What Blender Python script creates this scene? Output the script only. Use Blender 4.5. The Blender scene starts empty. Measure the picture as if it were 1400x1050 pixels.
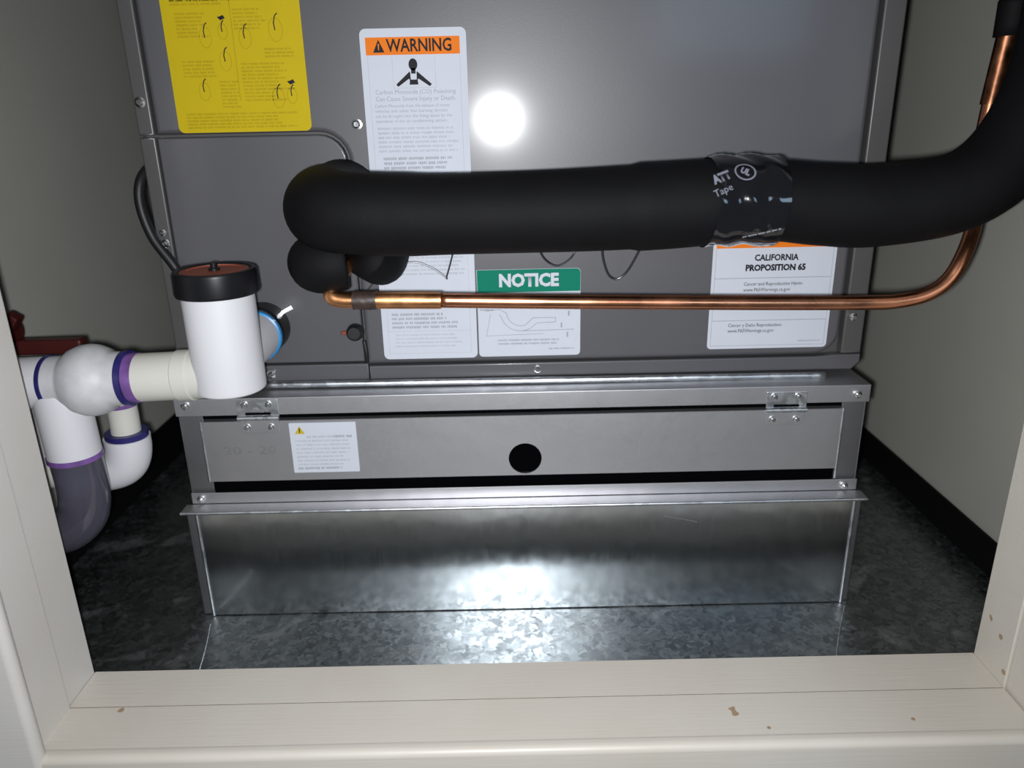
import bpy, bmesh, math, random
from mathutils import Vector, Matrix
random.seed(7)
C = bpy.context.scene.collection
S = bpy.context.scene
R = math.radians

# ------------------------------------------------------------------ camera, world, lights, exposure
cd = bpy.data.cameras.new('camera'); cam = bpy.data.objects.new('camera', cd); C.objects.link(cam)
cd.sensor_width = 36.0; cd.lens = 27.0; cd.clip_start = 0.01
cam.rotation_euler = (Matrix.Rotation(R(90 - 19.4), 4, 'X') @ Matrix.Rotation(-0.0218, 4, 'Z')).to_euler()
cam.location = (0, 0, 0.383)
cd.dof.use_dof = True; cd.dof.focus_distance = 0.53; cd.dof.aperture_fstop = 6.5
S.camera = cam

w = bpy.data.worlds.new('world'); S.world = w; w.use_nodes = True
w.node_tree.nodes['Background'].inputs[0].default_value = (0.80, 0.90, 1.0, 1)
w.node_tree.nodes['Background'].inputs[1].default_value = 0.08

def area(name, loc, target, size, power, col, shape='DISK'):
    l = bpy.data.lights.new(name, 'AREA'); l.shape = shape; l.size = size; l.energy = power; l.color = col
    o = bpy.data.objects.new(name, l); C.objects.link(o); o.location = loc
    d = Vector(target) - Vector(loc); o.rotation_euler = d.to_track_quat('-Z', 'Y').to_euler()
    return o
area('phone_flash', (-0.010, 0.0, 0.376), (0.0, 0.55, 0.16), 0.011, 3.3, (0.97, 0.98, 1.0))
area('room_window_light', (0.83, -1.98, 0.85), (0.1, 0.5, 0.3), 0.55, 3.5, (0.55, 0.77, 1.0), 'SQUARE')
S.view_settings.view_transform = 'Standard'; S.view_settings.look = 'None'
S.view_settings.exposure = 0.0; S.view_settings.gamma = 1.0
S.view_settings.use_curve_mapping = False

# ------------------------------------------------------------------ materials
def newmat(name):
    m = bpy.data.materials.new(name); m.use_nodes = True
    return m, m.node_tree.nodes, m.node_tree.links, m.node_tree.nodes['Principled BSDF']

def mat(name, col, rough=0.5, metal=0.0, noise=0.08, scale=60.0, bump=0.0, bscale=400.0, coat=0.0, coatr=0.1, spec=0.5, trans=0.0, rvar=0.0):
    m, N, L, B = newmat(name)
    B.inputs['Roughness'].default_value = rough; B.inputs['Metallic'].default_value = metal
    B.inputs['Coat Weight'].default_value = coat; B.inputs['Coat Roughness'].default_value = coatr
    B.inputs['Specular IOR Level'].default_value = spec
    B.inputs['Transmission Weight'].default_value = trans
    tc = N.new('ShaderNodeTexCoord')
    nz = N.new('ShaderNodeTexNoise'); nz.inputs['Scale'].default_value = scale; nz.inputs['Detail'].default_value = 4
    L.new(tc.outputs['Object'], nz.inputs['Vector'])
    mr = N.new('ShaderNodeMapRange'); mr.inputs['From Min'].default_value = 0.3; mr.inputs['From Max'].default_value = 0.7
    mr.inputs['To Min'].default_value = 1 - noise; mr.inputs['To Max'].default_value = 1 + noise
    L.new(nz.outputs['Fac'], mr.inputs['Value'])
    mx = N.new('ShaderNodeVectorMath'); mx.operation = 'SCALE'; mx.inputs[0].default_value = col[:3]
    L.new(mr.outputs['Result'], mx.inputs['Scale']); L.new(mx.outputs[0], B.inputs['Base Color'])
    if rvar:
        r2 = N.new('ShaderNodeMapRange'); r2.inputs['From Min'].default_value = 0.3; r2.inputs['From Max'].default_value = 0.7
        r2.inputs['To Min'].default_value = rough - rvar; r2.inputs['To Max'].default_value = rough + rvar
        L.new(nz.outputs['Fac'], r2.inputs['Value']); L.new(r2.outputs['Result'], B.inputs['Roughness'])
    if bump:
        n2 = N.new('ShaderNodeTexNoise'); n2.inputs['Scale'].default_value = bscale; n2.inputs['Detail'].default_value = 3
        L.new(tc.outputs['Object'], n2.inputs['Vector'])
        b = N.new('ShaderNodeBump'); b.inputs['Strength'].default_value = bump; b.inputs['Distance'].default_value = 0.001
        L.new(n2.outputs['Fac'], b.inputs['Height']); L.new(b.outputs['Normal'], B.inputs['Normal'])
    return m

def galvanised(name, col, rough, rvar, spangle=120.0, cvar=0.15, streak=None, stain=0.0, bump=0.15):
    m, N, L, B = newmat(name)
    B.inputs['Metallic'].default_value = 1.0
    tc = N.new('ShaderNodeTexCoord')
    mp = N.new('ShaderNodeMapping'); L.new(tc.outputs['Object'], mp.inputs['Vector'])
    if streak: mp.inputs['Scale'].default_value = streak
    nz = N.new('ShaderNodeTexNoise'); nz.inputs['Scale'].default_value = spangle * 0.6; nz.inputs['Detail'].default_value = 2
    L.new(mp.outputs[0], nz.inputs['Vector'])
    ad = N.new('ShaderNodeMix'); ad.data_type = 'VECTOR'; ad.inputs['Factor'].default_value = 0.02
    L.new(mp.outputs[0], ad.inputs['A']); L.new(nz.outputs['Color'], ad.inputs['B'])
    vo = N.new('ShaderNodeTexVoronoi'); vo.inputs['Scale'].default_value = spangle
    L.new(ad.outputs['Result'], vo.inputs['Vector'])
    sp = N.new('ShaderNodeSeparateColor'); L.new(vo.outputs['Color'], sp.inputs[0])
    rr = N.new('ShaderNodeMapRange'); rr.inputs['To Min'].default_value = max(0.05, rough - rvar); rr.inputs['To Max'].default_value = rough + rvar
    L.new(sp.outputs[0], rr.inputs['Value']); L.new(rr.outputs['Result'], B.inputs['Roughness'])
    cr = N.new('ShaderNodeMapRange'); cr.inputs['To Min'].default_value = 1 - cvar; cr.inputs['To Max'].default_value = 1 + cvar
    L.new(sp.outputs[1], cr.inputs['Value'])
    sc = N.new('ShaderNodeVectorMath'); sc.operation = 'SCALE'; sc.inputs[0].default_value = col[:3]
    L.new(cr.outputs['Result'], sc.inputs['Scale'])
    out = sc.outputs[0]
    if stain:
        n3 = N.new('ShaderNodeTexNoise'); n3.inputs['Scale'].default_value = 13; n3.inputs['Detail'].default_value = 6
        n3.inputs['Distortion'].default_value = 1.6
        L.new(tc.outputs['Object'], n3.inputs['Vector'])
        ra = N.new('ShaderNodeMapRange'); ra.inputs['From Min'].default_value = 0.57; ra.inputs['From Max'].default_value = 0.66
        L.new(n3.outputs['Fac'], ra.inputs['Value'])
        ml = N.new('ShaderNodeMath'); ml.operation = 'MULTIPLY'; ml.inputs[1].default_value = stain
        L.new(ra.outputs['Result'], ml.inputs[0])
        mc = N.new('ShaderNodeMix'); mc.data_type = 'RGBA'
        L.new(ml.outputs[0], mc.inputs['Factor']); L.new(out, mc.inputs['A']); mc.inputs['B'].default_value = (0.30, 0.30, 0.29, 1)
        out = mc.outputs['Result']
        mm = N.new('ShaderNodeMath'); mm.operation = 'SUBTRACT'; mm.inputs[0].default_value = 1.0
        L.new(ml.outputs[0], mm.inputs[1]); L.new(mm.outputs[0], B.inputs['Metallic'])
    L.new(out, B.inputs['Base Color'])
    b = N.new('ShaderNodeBump'); b.inputs['Strength'].default_value = bump; b.inputs['Distance'].default_value = 0.0006
    L.new(sp.outputs[2], b.inputs['Height'])
    n4 = N.new('ShaderNodeTexNoise'); n4.inputs['Scale'].default_value = 25; L.new(tc.outputs['Object'], n4.inputs['Vector'])
    b2 = N.new('ShaderNodeBump'); b2.inputs['Strength'].default_value = 0.25; b2.inputs['Distance'].default_value = 0.002
    L.new(n4.outputs['Fac'], b2.inputs['Height']); L.new(b.outputs['Normal'], b2.inputs['Normal'])
    L.new(b2.outputs['Normal'], B.inputs['Normal'])
    return m

CHIPS = [(0.1333, 0.3830, 0.0300, 0.0060), (0.1337, 0.3795, 0.0300, 0.0045), (-0.2535, 0.3939, 0.0300, 0.0045), (0.1509, 0.3674, 0.0300, 0.0030), (0.3104, 0.4213, 0.0649, 0.0045), (0.3104, 0.4093, 0.0600, 0.0060), (0.3104, 0.4000, 0.0400, 0.0050), (0.2400, 0.3720, 0.0300, 0.0030)]
def painted_wood(name, col, chips=True):
    m, N, L, B = newmat(name)
    B.inputs['Roughness'].default_value = 0.42
    tc = N.new('ShaderNodeTexCoord')
    nz = N.new('ShaderNodeTexNoise'); nz.inputs['Scale'].default_value = 9; nz.inputs['Detail'].default_value = 5
    L.new(tc.outputs['Object'], nz.inputs['Vector'])
    ra = N.new('ShaderNodeValToRGB'); ra.color_ramp.elements[0].position = 0.35; ra.color_ramp.elements[1].position = 0.68
    ra.color_ramp.elements[0].color = (col[0]*0.97, col[1]*0.95, col[2]*0.91, 1); ra.color_ramp.elements[1].color = (col[0]*1.04, col[1]*1.04, col[2]*1.04, 1)
    L.new(nz.outputs['Fac'], ra.inputs['Fac'])
    out = ra.outputs['Color']
    if chips:
        n2 = N.new('ShaderNodeTexNoise'); n2.inputs['Scale'].default_value = 38; n2.inputs['Detail'].default_value = 6
        L.new(tc.outputs['Object'], n2.inputs['Vector'])
        n2.inputs['Scale'].default_value = 260
        geo = N.new('ShaderNodeNewGeometry'); best = None
        for cx, cy, cz, cr in CHIPS:   # small paint chips, each at its own place on the wood
            d = N.new('ShaderNodeVectorMath'); d.operation = 'DISTANCE'; L.new(geo.outputs['Position'], d.inputs[0]); d.inputs[1].default_value = (cx, cy, cz)
            q = N.new('ShaderNodeMath'); q.operation = 'MULTIPLY_ADD'; q.inputs[1].default_value = -1.0/cr; q.inputs[2].default_value = 0.5
            L.new(d.outputs['Value'], q.inputs[0])
            if best is None: best = q
            else:
                mxx = N.new('ShaderNodeMath'); mxx.operation = 'MAXIMUM'; L.new(best.outputs[0], mxx.inputs[0]); L.new(q.outputs[0], mxx.inputs[1]); best = mxx
        sm = N.new('ShaderNodeMath'); sm.operation = 'ADD'; L.new(best.outputs[0], sm.inputs[0]); L.new(n2.outputs['Fac'], sm.inputs[1])
        r2 = N.new('ShaderNodeMapRange'); r2.inputs['From Min'].default_value = 0.58; r2.inputs['From Max'].default_value = 0.66
        L.new(sm.outputs[0], r2.inputs['Value'])
        mc = N.new('ShaderNodeMix'); mc.data_type = 'RGBA'; L.new(r2.outputs['Result'], mc.inputs['Factor'])
        L.new(out, mc.inputs['A']); mc.inputs['B'].default_value = (0.36, 0.25, 0.15, 1); out = mc.outputs['Result']
    L.new(out, B.inputs['Base Color'])
    mp = N.new('ShaderNodeMapping'); mp.inputs['Scale'].default_value = (6, 160, 160); L.new(tc.outputs['Object'], mp.inputs['Vector'])
    n3 = N.new('ShaderNodeTexNoise'); n3.inputs['Scale'].default_value = 4; L.new(mp.outputs[0], n3.inputs['Vector'])
    b = N.new('ShaderNodeBump'); b.inputs['Strength'].default_value = 0.12; b.inputs['Distance'].default_value = 0.001
    L.new(n3.outputs['Fac'], b.inputs['Height']); L.new(b.outputs['Normal'], B.inputs['Normal'])
    return m

M = dict(
    paint=mat('dark_grey_appliance_paint', (0.094, 0.093, 0.102), 0.42, noise=0.04, scale=14, bump=0.03, bscale=900, coat=0.35, coatr=0.13),
    paint_strip=mat('dark_grey_edge_paint', (0.082, 0.080, 0.080), 0.45, noise=0.05, scale=14, coat=0.2, coatr=0.2),
    inner=mat('gap_shade_black', (0.0015, 0.0015, 0.002), 0.95, spec=0.03),  # near-black colour carries the shade of gaps and recesses
    rack=galvanised('brushed_zinc', (0.60, 0.60, 0.62), 0.46, 0.02, 500, 0.02, bump=0.01),
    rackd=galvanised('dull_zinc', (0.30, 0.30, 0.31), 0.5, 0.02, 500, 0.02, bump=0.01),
    plate=galvanised('smooth_zinc_plate', (0.46, 0.49, 0.51), 0.19, 0.02, 260, 0.02, streak=(1, 1, 0.12), bump=0.02),
    bright=galvanised('bright_zinc_edge', (0.72, 0.75, 0.78), 0.38, 0.08, 160, 0.1),
    floor=galvanised('dark_zinc_floor', (0.29, 0.31, 0.32), 0.41, 0.09, 210, 0.30, stain=0.22),
    floor2=galvanised('spangled_zinc_floor', (0.42, 0.45, 0.46), 0.38, 0.10, 230, 0.30, stain=0.05),
    screw=mat('zinc_screw', (0.85, 0.86, 0.88), 0.22, 1.0, bump=0.1),
    wall=mat('beige_wall_paint', (0.46, 0.455, 0.405), 0.75, noise=0.05, scale=6, bump=0.12, bscale=240),
    trim=painted_wood('cream_painted_wood', (0.60, 0.565, 0.51)),
    trimw=painted_wood('white_painted_wood', (0.62, 0.60, 0.575), False),
    joint_shade=mat('painted_joint_shadow', (0.16, 0.13, 0.10), 0.8),  # brown that paints the shadow line of the sill joint
    base=mat('black_base', (0.0035, 0.0035, 0.0035), 0.7, spec=0.15),
    foam=mat('black_foam', (0.0048, 0.0048, 0.0056), 0.66, noise=0.15, scale=30, bump=0.25, bscale=1500, spec=0.13),
    tape=mat('glossy_black_tape', (0.006, 0.006, 0.008), 0.10, noise=0.1, bump=0.0, coat=1.0, coatr=0.03),
    ink_w=mat('pale_grey_print', (0.20, 0.21, 0.26), 0.5),
    copper=mat('copper', (0.83, 0.36, 0.20), 0.27, 1.0, noise=0.14, scale=45, rvar=0.07),
    copperd=mat('heat_stained_copper', (0.30, 0.13, 0.07), 0.33, 1.0, noise=0.35, scale=90, rvar=0.1),
    copperb=mat('brazed_copper', (0.80, 0.38, 0.17), 0.33, 1.0, noise=0.25, scale=70, rvar=0.1),
    wrap=mat('brown_black_wrap', (0.045, 0.028, 0.024), 0.45, noise=0.3, scale=200),
    pvc=mat('white_pvc', (0.64, 0.64, 0.67), 0.45, noise=0.02, scale=20),
    pvcg=mat('smudged_white_pvc', (0.54, 0.54, 0.56), 0.48, noise=0.09, scale=90),
    pvct=mat('cream_pvc', (0.60, 0.59, 0.54), 0.4, noise=0.03, scale=20),
    purple=mat('purple_primer', (0.17, 0.08, 0.28), 0.4, noise=0.3, scale=90),
    navy=mat('dark_blue_primer', (0.02, 0.018, 0.12), 0.35, noise=0.3, scale=90),
    blue=mat('bright_blue_glue', (0.02, 0.24, 0.55), 0.35, noise=0.2, scale=60),
    clear=mat('clear_purple_plastic', (0.23, 0.22, 0.29), 0.12, noise=0.08, scale=20, trans=0.75),
    cap=mat('black_rubber_cap', (0.008, 0.008, 0.010), 0.36, noise=0.1, spec=0.25),
    disc=mat('red_brown_plastic', (0.26, 0.06, 0.035), 0.5, noise=0.1),
    red=mat('dark_red_handle', (0.055, 0.008, 0.007), 0.45, noise=0.15),
    cable=mat('black_cable', (0.008, 0.008, 0.009), 0.5),
    wire=mat('dark_steel_wire', (0.20, 0.20, 0.22), 0.3, 1.0),
    white=mat('white_sticker', (0.60, 0.63, 0.70), 0.6, spec=0.12, noise=0.015),
    yellow=mat('yellow_sticker', (0.56, 0.42, 0.010), 0.6, spec=0.12, noise=0.02),
    orange=mat('orange_print', (0.82, 0.20, 0.015), 0.6, spec=0.12, noise=0.02),
    green=mat('green_print', (0.003, 0.19, 0.12), 0.6, spec=0.12, noise=0.02),
    black=mat('black_print', (0.02, 0.02, 0.025), 0.6, spec=0.12),
    grey=mat('grey_print', (0.36, 0.37, 0.41), 0.6, spec=0.12),
    grey2=mat('light_grey_print', (0.47, 0.49, 0.53), 0.6, spec=0.12),
    olive=mat('olive_print', (0.42, 0.31, 0.01), 0.6, spec=0.12),
    stamp=mat('stamped_mark', (0.48, 0.48, 0.49), 0.5, 1.0),
    signy=mat('triangle_yellow', (0.55, 0.42, 0.03), 0.6, spec=0.12),
)

# ------------------------------------------------------------------ object helpers
def link(name, bm, m, parent=None, smooth=False, label=None):
    me = bpy.data.meshes.new(name)
    bmesh.ops.recalc_face_normals(bm, faces=bm.faces[:])
    bm.to_mesh(me); bm.free()
    if m: me.materials.append(m)
    if smooth: me.polygons.foreach_set('use_smooth', [True] * len(me.polygons))
    o = bpy.data.objects.new(name, me); C.objects.link(o)
    if parent:
        o.parent = parent
        p = parent; off = Vector((0, 0, 0))
        if p.type == 'EMPTY': off = -Vector(p.location)
        o.location = off
    if label: o['label'] = label
    return o
def thing(name, label, cat, loc, group=None):
    o = bpy.data.objects.new(name, None); C.objects.link(o); o.location = loc; o.empty_display_size = 0.02
    o['label'] = label; o['category'] = cat
    if group: o['group'] = group
    return o
def tag(o, label, cat, group=None):
    o['label'] = label; o['category'] = cat
    if group: o['group'] = group
    return o
def struct(o): o['kind'] = 'structure'; return o

def add_box(bm, x0, x1, y0, y1, z0, z1, bev=0.0, seg=2):
    g = bmesh.ops.create_cube(bm, size=1.0, matrix=Matrix.Translation(((x0+x1)/2, (y0+y1)/2, (z0+z1)/2)) @ Matrix.Diagonal((x1-x0, y1-y0, z1-z0, 1)))
    if bev:
        es = list({e for v in g['verts'] for e in v.link_edges})
        bmesh.ops.bevel(bm, geom=es, offset=bev, segments=seg, affect='EDGES', profile=0.5)
def box(*a, **k):
    bm = bmesh.new(); add_box(bm, *a, **k); return bm

def catmull(pts, n=8):
    P = [Vector(p) for p in pts]; out = []
    for i in range(len(P)-1):
        p0 = P[max(i-1, 0)]; p1 = P[i]; p2 = P[i+1]; p3 = P[min(i+2, len(P)-1)]
        for k in range(n):
            t = k/n
            out.append(0.5*((2*p1)+(-p0+p2)*t+(2*p0-5*p1+4*p2-p3)*t*t+(-p0+3*p1-3*p2+p3)*t**3))
    out.append(P[-1]); return out
def add_tube(bm, pts, r, seg=24, n=8, cap=True, rfun=None, jit=0.0):
    pl = catmull(pts, n) if n > 1 else [Vector(p) for p in pts]
    t0 = (pl[1]-pl[0]).normalized()
    ref = Vector((0, 0, 1)) if abs(t0.z) < 0.9 else Vector((0, 1, 0))
    nv = (ref - t0*ref.dot(t0)).normalized(); rings = []
    for i, p in enumerate(pl):
        t = (pl[min(i+1, len(pl)-1)]-pl[max(i-1, 0)]).normalized()
        nv = (nv - t*nv.dot(t)).normalized(); b = t.cross(nv)
        u = i/(len(pl)-1); rad = rfun(u) if rfun else r
        ring = []
        for k in range(seg):
            a = 2*math.pi*k/seg; rr = rad*(1+random.uniform(-jit, jit))
            ring.append(bm.verts.new(p + (nv*math.cos(a)+b*math.sin(a))*rr))
        rings.append(ring)
    for i in range(len(rings)-1):
        for k in range(seg):
            bm.faces.new((rings[i][k], rings[i][(k+1) % seg], rings[i+1][(k+1) % seg], rings[i+1][k]))
    if cap:
        bm.faces.new(rings[0][::-1]); bm.faces.new(rings[-1])
    return bm
def tube(pts, r, **k): return add_tube(bmesh.new(), pts, r, **k)

def add_lathe(bm, prof, origin, axis, seg=40):
    """prof: list of (radius, distance along axis)"""
    a = Vector(axis).normalized(); o = Vector(origin)
    ref = Vector((0, 0, 1)) if abs(a.z) < 0.9 else Vector((1, 0, 0))
    u = (ref - a*ref.dot(a)).normalized(); v = a.cross(u); rings = []
    for r, d in prof:
        c = o + a*d
        if r < 1e-6: rings.append([bm.verts.new(c)])
        else: rings.append([bm.verts.new(c + (u*math.cos(2*math.pi*k/seg)+v*math.sin(2*math.pi*k/seg))*r) for k in range(seg)])
    for A, B in zip(rings, rings[1:]):
        for k in range(seg):
            k2 = (k+1) % seg
            if len(A) == 1 and len(B) == 1: continue
            if len(A) == 1: bm.faces.new((A[0], B[k2], B[k]))
            elif len(B) == 1: bm.faces.new((A[k], A[k2], B[0]))
            else: bm.faces.new((A[k], A[k2], B[k2], B[k]))
    return bm
def lathe(*a, **k): return add_lathe(bmesh.new(), *a, **k)
def soften(me_obj, ang=40):
    me = me_obj.data
    me.polygons.foreach_set('use_smooth', [True]*len(me.polygons))
    bm = bmesh.new(); bm.from_mesh(me)
    for e in bm.edges:
        if len(e.link_faces) == 2 and e.calc_face_angle(0) > R(ang): e.smooth = False
    bm.to_mesh(me); bm.free()
    wn = me_obj.modifiers.new('weighted', 'WEIGHTED_NORMAL'); wn.keep_sharp = True; wn.weight = 100
    return me_obj

def rrect(x0, x1, z0, z1, r, n=5, corners=(1, 1, 1, 1)):
    """outline in XZ, corners order: bl, br, tr, tl"""
    out = []
    for (cx, cz, a0, on) in ((x0, z0, 180, corners[0]), (x1, z0, 270, corners[1]), (x1, z1, 0, corners[2]), (x0, z1, 90, corners[3])):
        if not on: out.append((cx, cz)); continue
        sx = 1 if cx == x0 else -1; sz = 1 if cz == z0 else -1
        ox, oz = cx+sx*r, cz+sz*r
        for k in range(n+1):
            a = R(a0+90*k/n); out.append((ox+math.cos(a)*r, oz+math.sin(a)*r))
    return out
def add_plate(bm, poly, yf, thick, bev=0.0, seg=4):
    """sheet facing -Y whose front lies at yf; poly counter-clockwise in XZ"""
    n = len(poly)
    def inset(d):
        res = []
        for i in range(n):
            p = Vector(poly[i]); a = Vector(poly[i-1]); c = Vector(poly[(i+1) % n])
            e1 = (p-a).normalized(); e2 = (c-p).normalized()
            n1 = Vector((-e1.y, e1.x)); n2 = Vector((-e2.y, e2.x)); m = (n1+n2)
            m = m/max(m.length_squared/2, 0.3) if m.length > 1e-6 else n1
            res.append(p+m*d)
        return res
    rings = [[bm.verts.new((x, yf+thick, z)) for x, z in poly]]
    if bev:
        for k in range(seg+1):
            a = math.pi/2*k/seg
            rings.append([bm.verts.new((q.x, yf+bev*(1-math.sin(a)), q.y)) for q in inset(bev*(1-math.cos(a)))])
    else: rings.append([bm.verts.new((x, yf, z)) for x, z in poly])
    for A, B in zip(rings, rings[1:]):
        for i in range(n):
            bm.faces.new((A[i], A[(i+1) % n], B[(i+1) % n], B[i]))
    bm.faces.new(rings[-1]); bm.faces.new(rings[0][::-1])
    return bm
def plate(*a, **k): return add_plate(bmesh.new(), *a, **k)

def text_bm(s, size, x, z, y, align='CENTER', bold=0.0, width=None, fn=None):
    cu = bpy.data.curves.new('t', 'FONT'); cu.body = s; cu.size = size; cu.align_x = align; cu.align_y = 'CENTER'
    cu.resolution_u = 2; cu.offset = bold if size > 0.0045 else 0.0
    o = bpy.data.objects.new('t', cu); C.objects.link(o)
    dg = bpy.context.evaluated_depsgraph_get(); me = bpy.data.meshes.new_from_object(o.evaluated_get(dg))
    bm = bmesh.new(); bm.from_mesh(me)
    bpy.data.objects.remove(o); bpy.data.curves.remove(cu); bpy.data.meshes.remove(me)
    xs = [v.co.x for v in bm.verts]
    k = 1.0
    if width and xs: k = width/(max(xs)-min(xs))
    for v in bm.verts:
        a, b = v.co.x*k, v.co.y
        v.co = fn(a, b) if fn else Vector((x+a, y, z+b))
    return bm
def join(bms):
    out = bmesh.new()
    for b in bms:
        me = bpy.data.meshes.new('j'); b.to_mesh(me); b.free(); out.from_mesh(me); bpy.data.meshes.remove(me)
    return out
def flat(bm, pts, y):
    bm.faces.new([bm.verts.new((px, y, pz)) for px, pz in pts])
def rect(bm, x0, x1, z0, z1, y): flat(bm, [(x0, z0), (x1, z0), (x1, z1), (x0, z1)], y)
def stroke(bm, pts, y, wd):
    for (a, b) in zip(pts, pts[1:]):
        a = Vector(a); b = Vector(b); d = (b-a)
        if d.length < 1e-7: continue
        nn = Vector((-d.y, d.x)).normalized()*wd/2
        flat(bm, [a-nn, b-nn, b+nn, a+nn], y)
def fine(bm, x0, x1, ztop, lines, pitch, y, h=None, ragged=0.25):
    """rows of illegibly small print as broken letter marks"""
    h = h or pitch*0.5
    for i in range(lines):
        z = ztop-i*pitch; x = x0; end = x1-(x1-x0)*random.uniform(0, ragged)
        wl = random.randint(3, 9)
        while x < end:
            cw = h*random.uniform(0.35, 0.6)
            rect(bm, x, x+cw, z-h*random.uniform(0.85, 1.1), z, y); x += cw+h*0.22; wl -= 1
            if wl <= 0: x += h*0.55; wl = random.randint(2, 9)

# ================================================================== SETTING
ZT = 1.30
XL, XR = -0.41, 0.41
struct(link('wall_left', box(XL-0.02, XL, 0.369, 1.25, 0.0, ZT), M['wall']))
struct(link('wall_right', box(XR, XR+0.02, 0.369, 1.25, 0.0, ZT), M['wall']))
struct(link('wall_back', box(XL-0.02, XR+0.02, 1.25, 1.27, 0.0, ZT), M['wall']))
struct(link('ceiling', box(XL-0.02, XR+0.02, 0.369, 1.27, ZT, ZT+0.02), M['wall']))
struct(link('dark_gap_left', box(XL, XL+0.004, 0.4315, 1.25, 0.0, 0.049, bev=0.001), M['base']))  # black strip, the dark band at the wall foot put into colour
struct(link('dark_gap_right', box(XR-0.004, XR, 0.4315, 1.25, -0.004, 0.0305, bev=0.001), M['base']))  # black strip; its colour stands in for the dark gap under the wall
fl = struct(link('floor', box(XL-0.02, XR+0.02, 0.431, 1.25, -0.03, -0.004), M['base']))
link('metal_sheet', box(XL, 0.3605, 0.4315, 1.25, -0.0038, 0.0), M['floor'], fl)
link('metal_sheet', box(0.3615, XR-0.004, 0.4315, 1.25, -0.0038, -0.0016), M['floor'], fl)
# seam ridges running out from the duct corners
link('sheet_seam', tube([(0.2690, 0.532, 0.0), (0.2520, 0.500, 0.0), (0.2365, 0.4690, 0.0), (0.224, 0.436, 0.0)], 0.0006, seg=8, n=3), M['floor2'], fl)
link('sheet_seam', tube([(-0.2470, 0.520, 0.0), (-0.2410, 0.495, 0.0), (-0.2360, 0.4690, 0.0), (-0.231, 0.436, 0.0)], 0.0006, seg=8, n=3), M['floor2'], fl)

tn = [0]
def trim(bm, m):
    tn[0] += 1
    o = struct(link('trim_%d' % tn[0], bm, m)); soften(o, 50); return o
# sill: stop strip, jamb board, rounded nose
trim(box(-0.2880, 0.3101, 0.3975, 0.4306, -0.0040, 0.0300), M['trim'])
trim(box(-0.2875, 0.3103, 0.3965, 0.3975, -0.0040, 0.0296), M['joint_shade'])  # strip in the groove; the joint's thin shadow line is its colour
trim(box(-0.2871, 0.3101, 0.3585, 0.3965, -0.0040, 0.0300), M['trim'])
# left jamb, then right jamb (stop strip and board each)
trim(box(-0.3189, -0.2886, 0.3972, 0.4306, -0.0040, 1.3000, bev=0.0008), M['trimw'])
trim(box(-0.3189, -0.2868, 0.3613, 0.3967, -0.0040, 1.3000, bev=0.0008), M['trimw'])
trim(box(0.3104, 0.3373, 0.3972, 0.4306, -0.0040, 1.3000, bev=0.0008), M['trim'])
trim(box(0.3117, 0.3373, 0.3613, 0.3967, -0.0040, 1.3000, bev=0.0008), M['trim'])
# casing in front (bottom, left, right) with rounded inner edge
trim(box(-0.3687, 0.3871, 0.3539, 0.3650, -0.0391, 0.0304, bev=0.0045, seg=5), M['trim'])
trim(box(-0.3456, -0.2811, 0.3521, 0.3618, -0.0419, 1.3500, bev=0.0045, seg=5), M['trimw'])
trim(box(0.3069, 0.3733, 0.3521, 0.3618, -0.0419, 1.3500, bev=0.0045, seg=5), M['trimw'])
trim(box(-0.3456, 0.3733, 0.3521, 0.3618, 1.2800, 1.3500, bev=0.0045, seg=5), M['trimw'])
bm = bmesh.new()
add_box(bm, -1.1060, -0.3189, 0.3622, 0.3687, -0.5000, 1.9000); add_box(bm, 0.3373, 1.1060, 0.3622, 0.3687, -0.5000, 1.9000)
add_box(bm, -0.3189, 0.3373, 0.3622, 0.3687, -0.5000, 0.0014); add_box(bm, -0.3189, 0.3373, 0.3622, 0.3687, 1.3000, 1.9000)
struct(link('wall_front', bm, M['trimw']))

# ================================================================== FURNACE / COIL CABINET
YP = 0.565
cab = thing('furnace_cabinet', 'dark grey painted metal furnace cabinet covered in warning stickers', 'furnace', (0.006, 0.80, 0.187))
o = link('cabinet_body', box(-0.2575, 0.2700, YP+0.010, 1.10, 0.1885, 1.18, bev=0.002), M['paint_strip'], cab)
XI = -0.2445
# main embossed door: notch at lower left for the access plate
zt = 1.16; nx, nz_, nr = -0.1122, 0.3728, 0.020
poly = [(nx+0.0009, 0.2030)]
poly += [(0.2335+0.018*math.sin(R(a)), 0.2210-0.018*math.cos(R(a))) for a in range(0, 91, 15)]
poly += [(0.2530, zt), (XI, zt), (XI, nz_+0.0009)]
poly += [(nx-nr+(nr+0.0009)*math.cos(R(a)), nz_-nr+(nr+0.0009)*math.sin(R(a))) for a in range(90, -1, -15)]
link('door_panel', plate(poly, YP, 0.006, bev=0.0038, seg=5), M['paint'], cab)
soften(cab.children[-1], 60)
ap = [(XI, 0.2050), (nx-0.0009, 0.2050)] + [(nx-nr+(nr-0.0009)*math.cos(R(a)), nz_-nr+(nr-0.0009)*math.sin(R(a))) for a in range(0, 91, 15)] + [(XI, nz_-0.0009)]
soften(link('access_plate', plate(ap, YP+0.0004, 0.006, bev=0.0014, seg=3), M['paint'], cab), 60)
soften(link('edge_strip', plate([(-0.2573, 0.1900), (-0.2462, 0.1900), (-0.2462, 0.3722), (-0.2573, 0.3722)], YP+0.001, 0.008, bev=0.0015), M['paint_strip'], cab), 60)
soften(link('edge_strip', plate([(-0.2573, 0.3738), (-0.2462, 0.3738), (-0.2462, zt), (-0.2573, zt)], YP+0.001, 0.008, bev=0.0015), M['paint_strip'], cab), 60)
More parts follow.
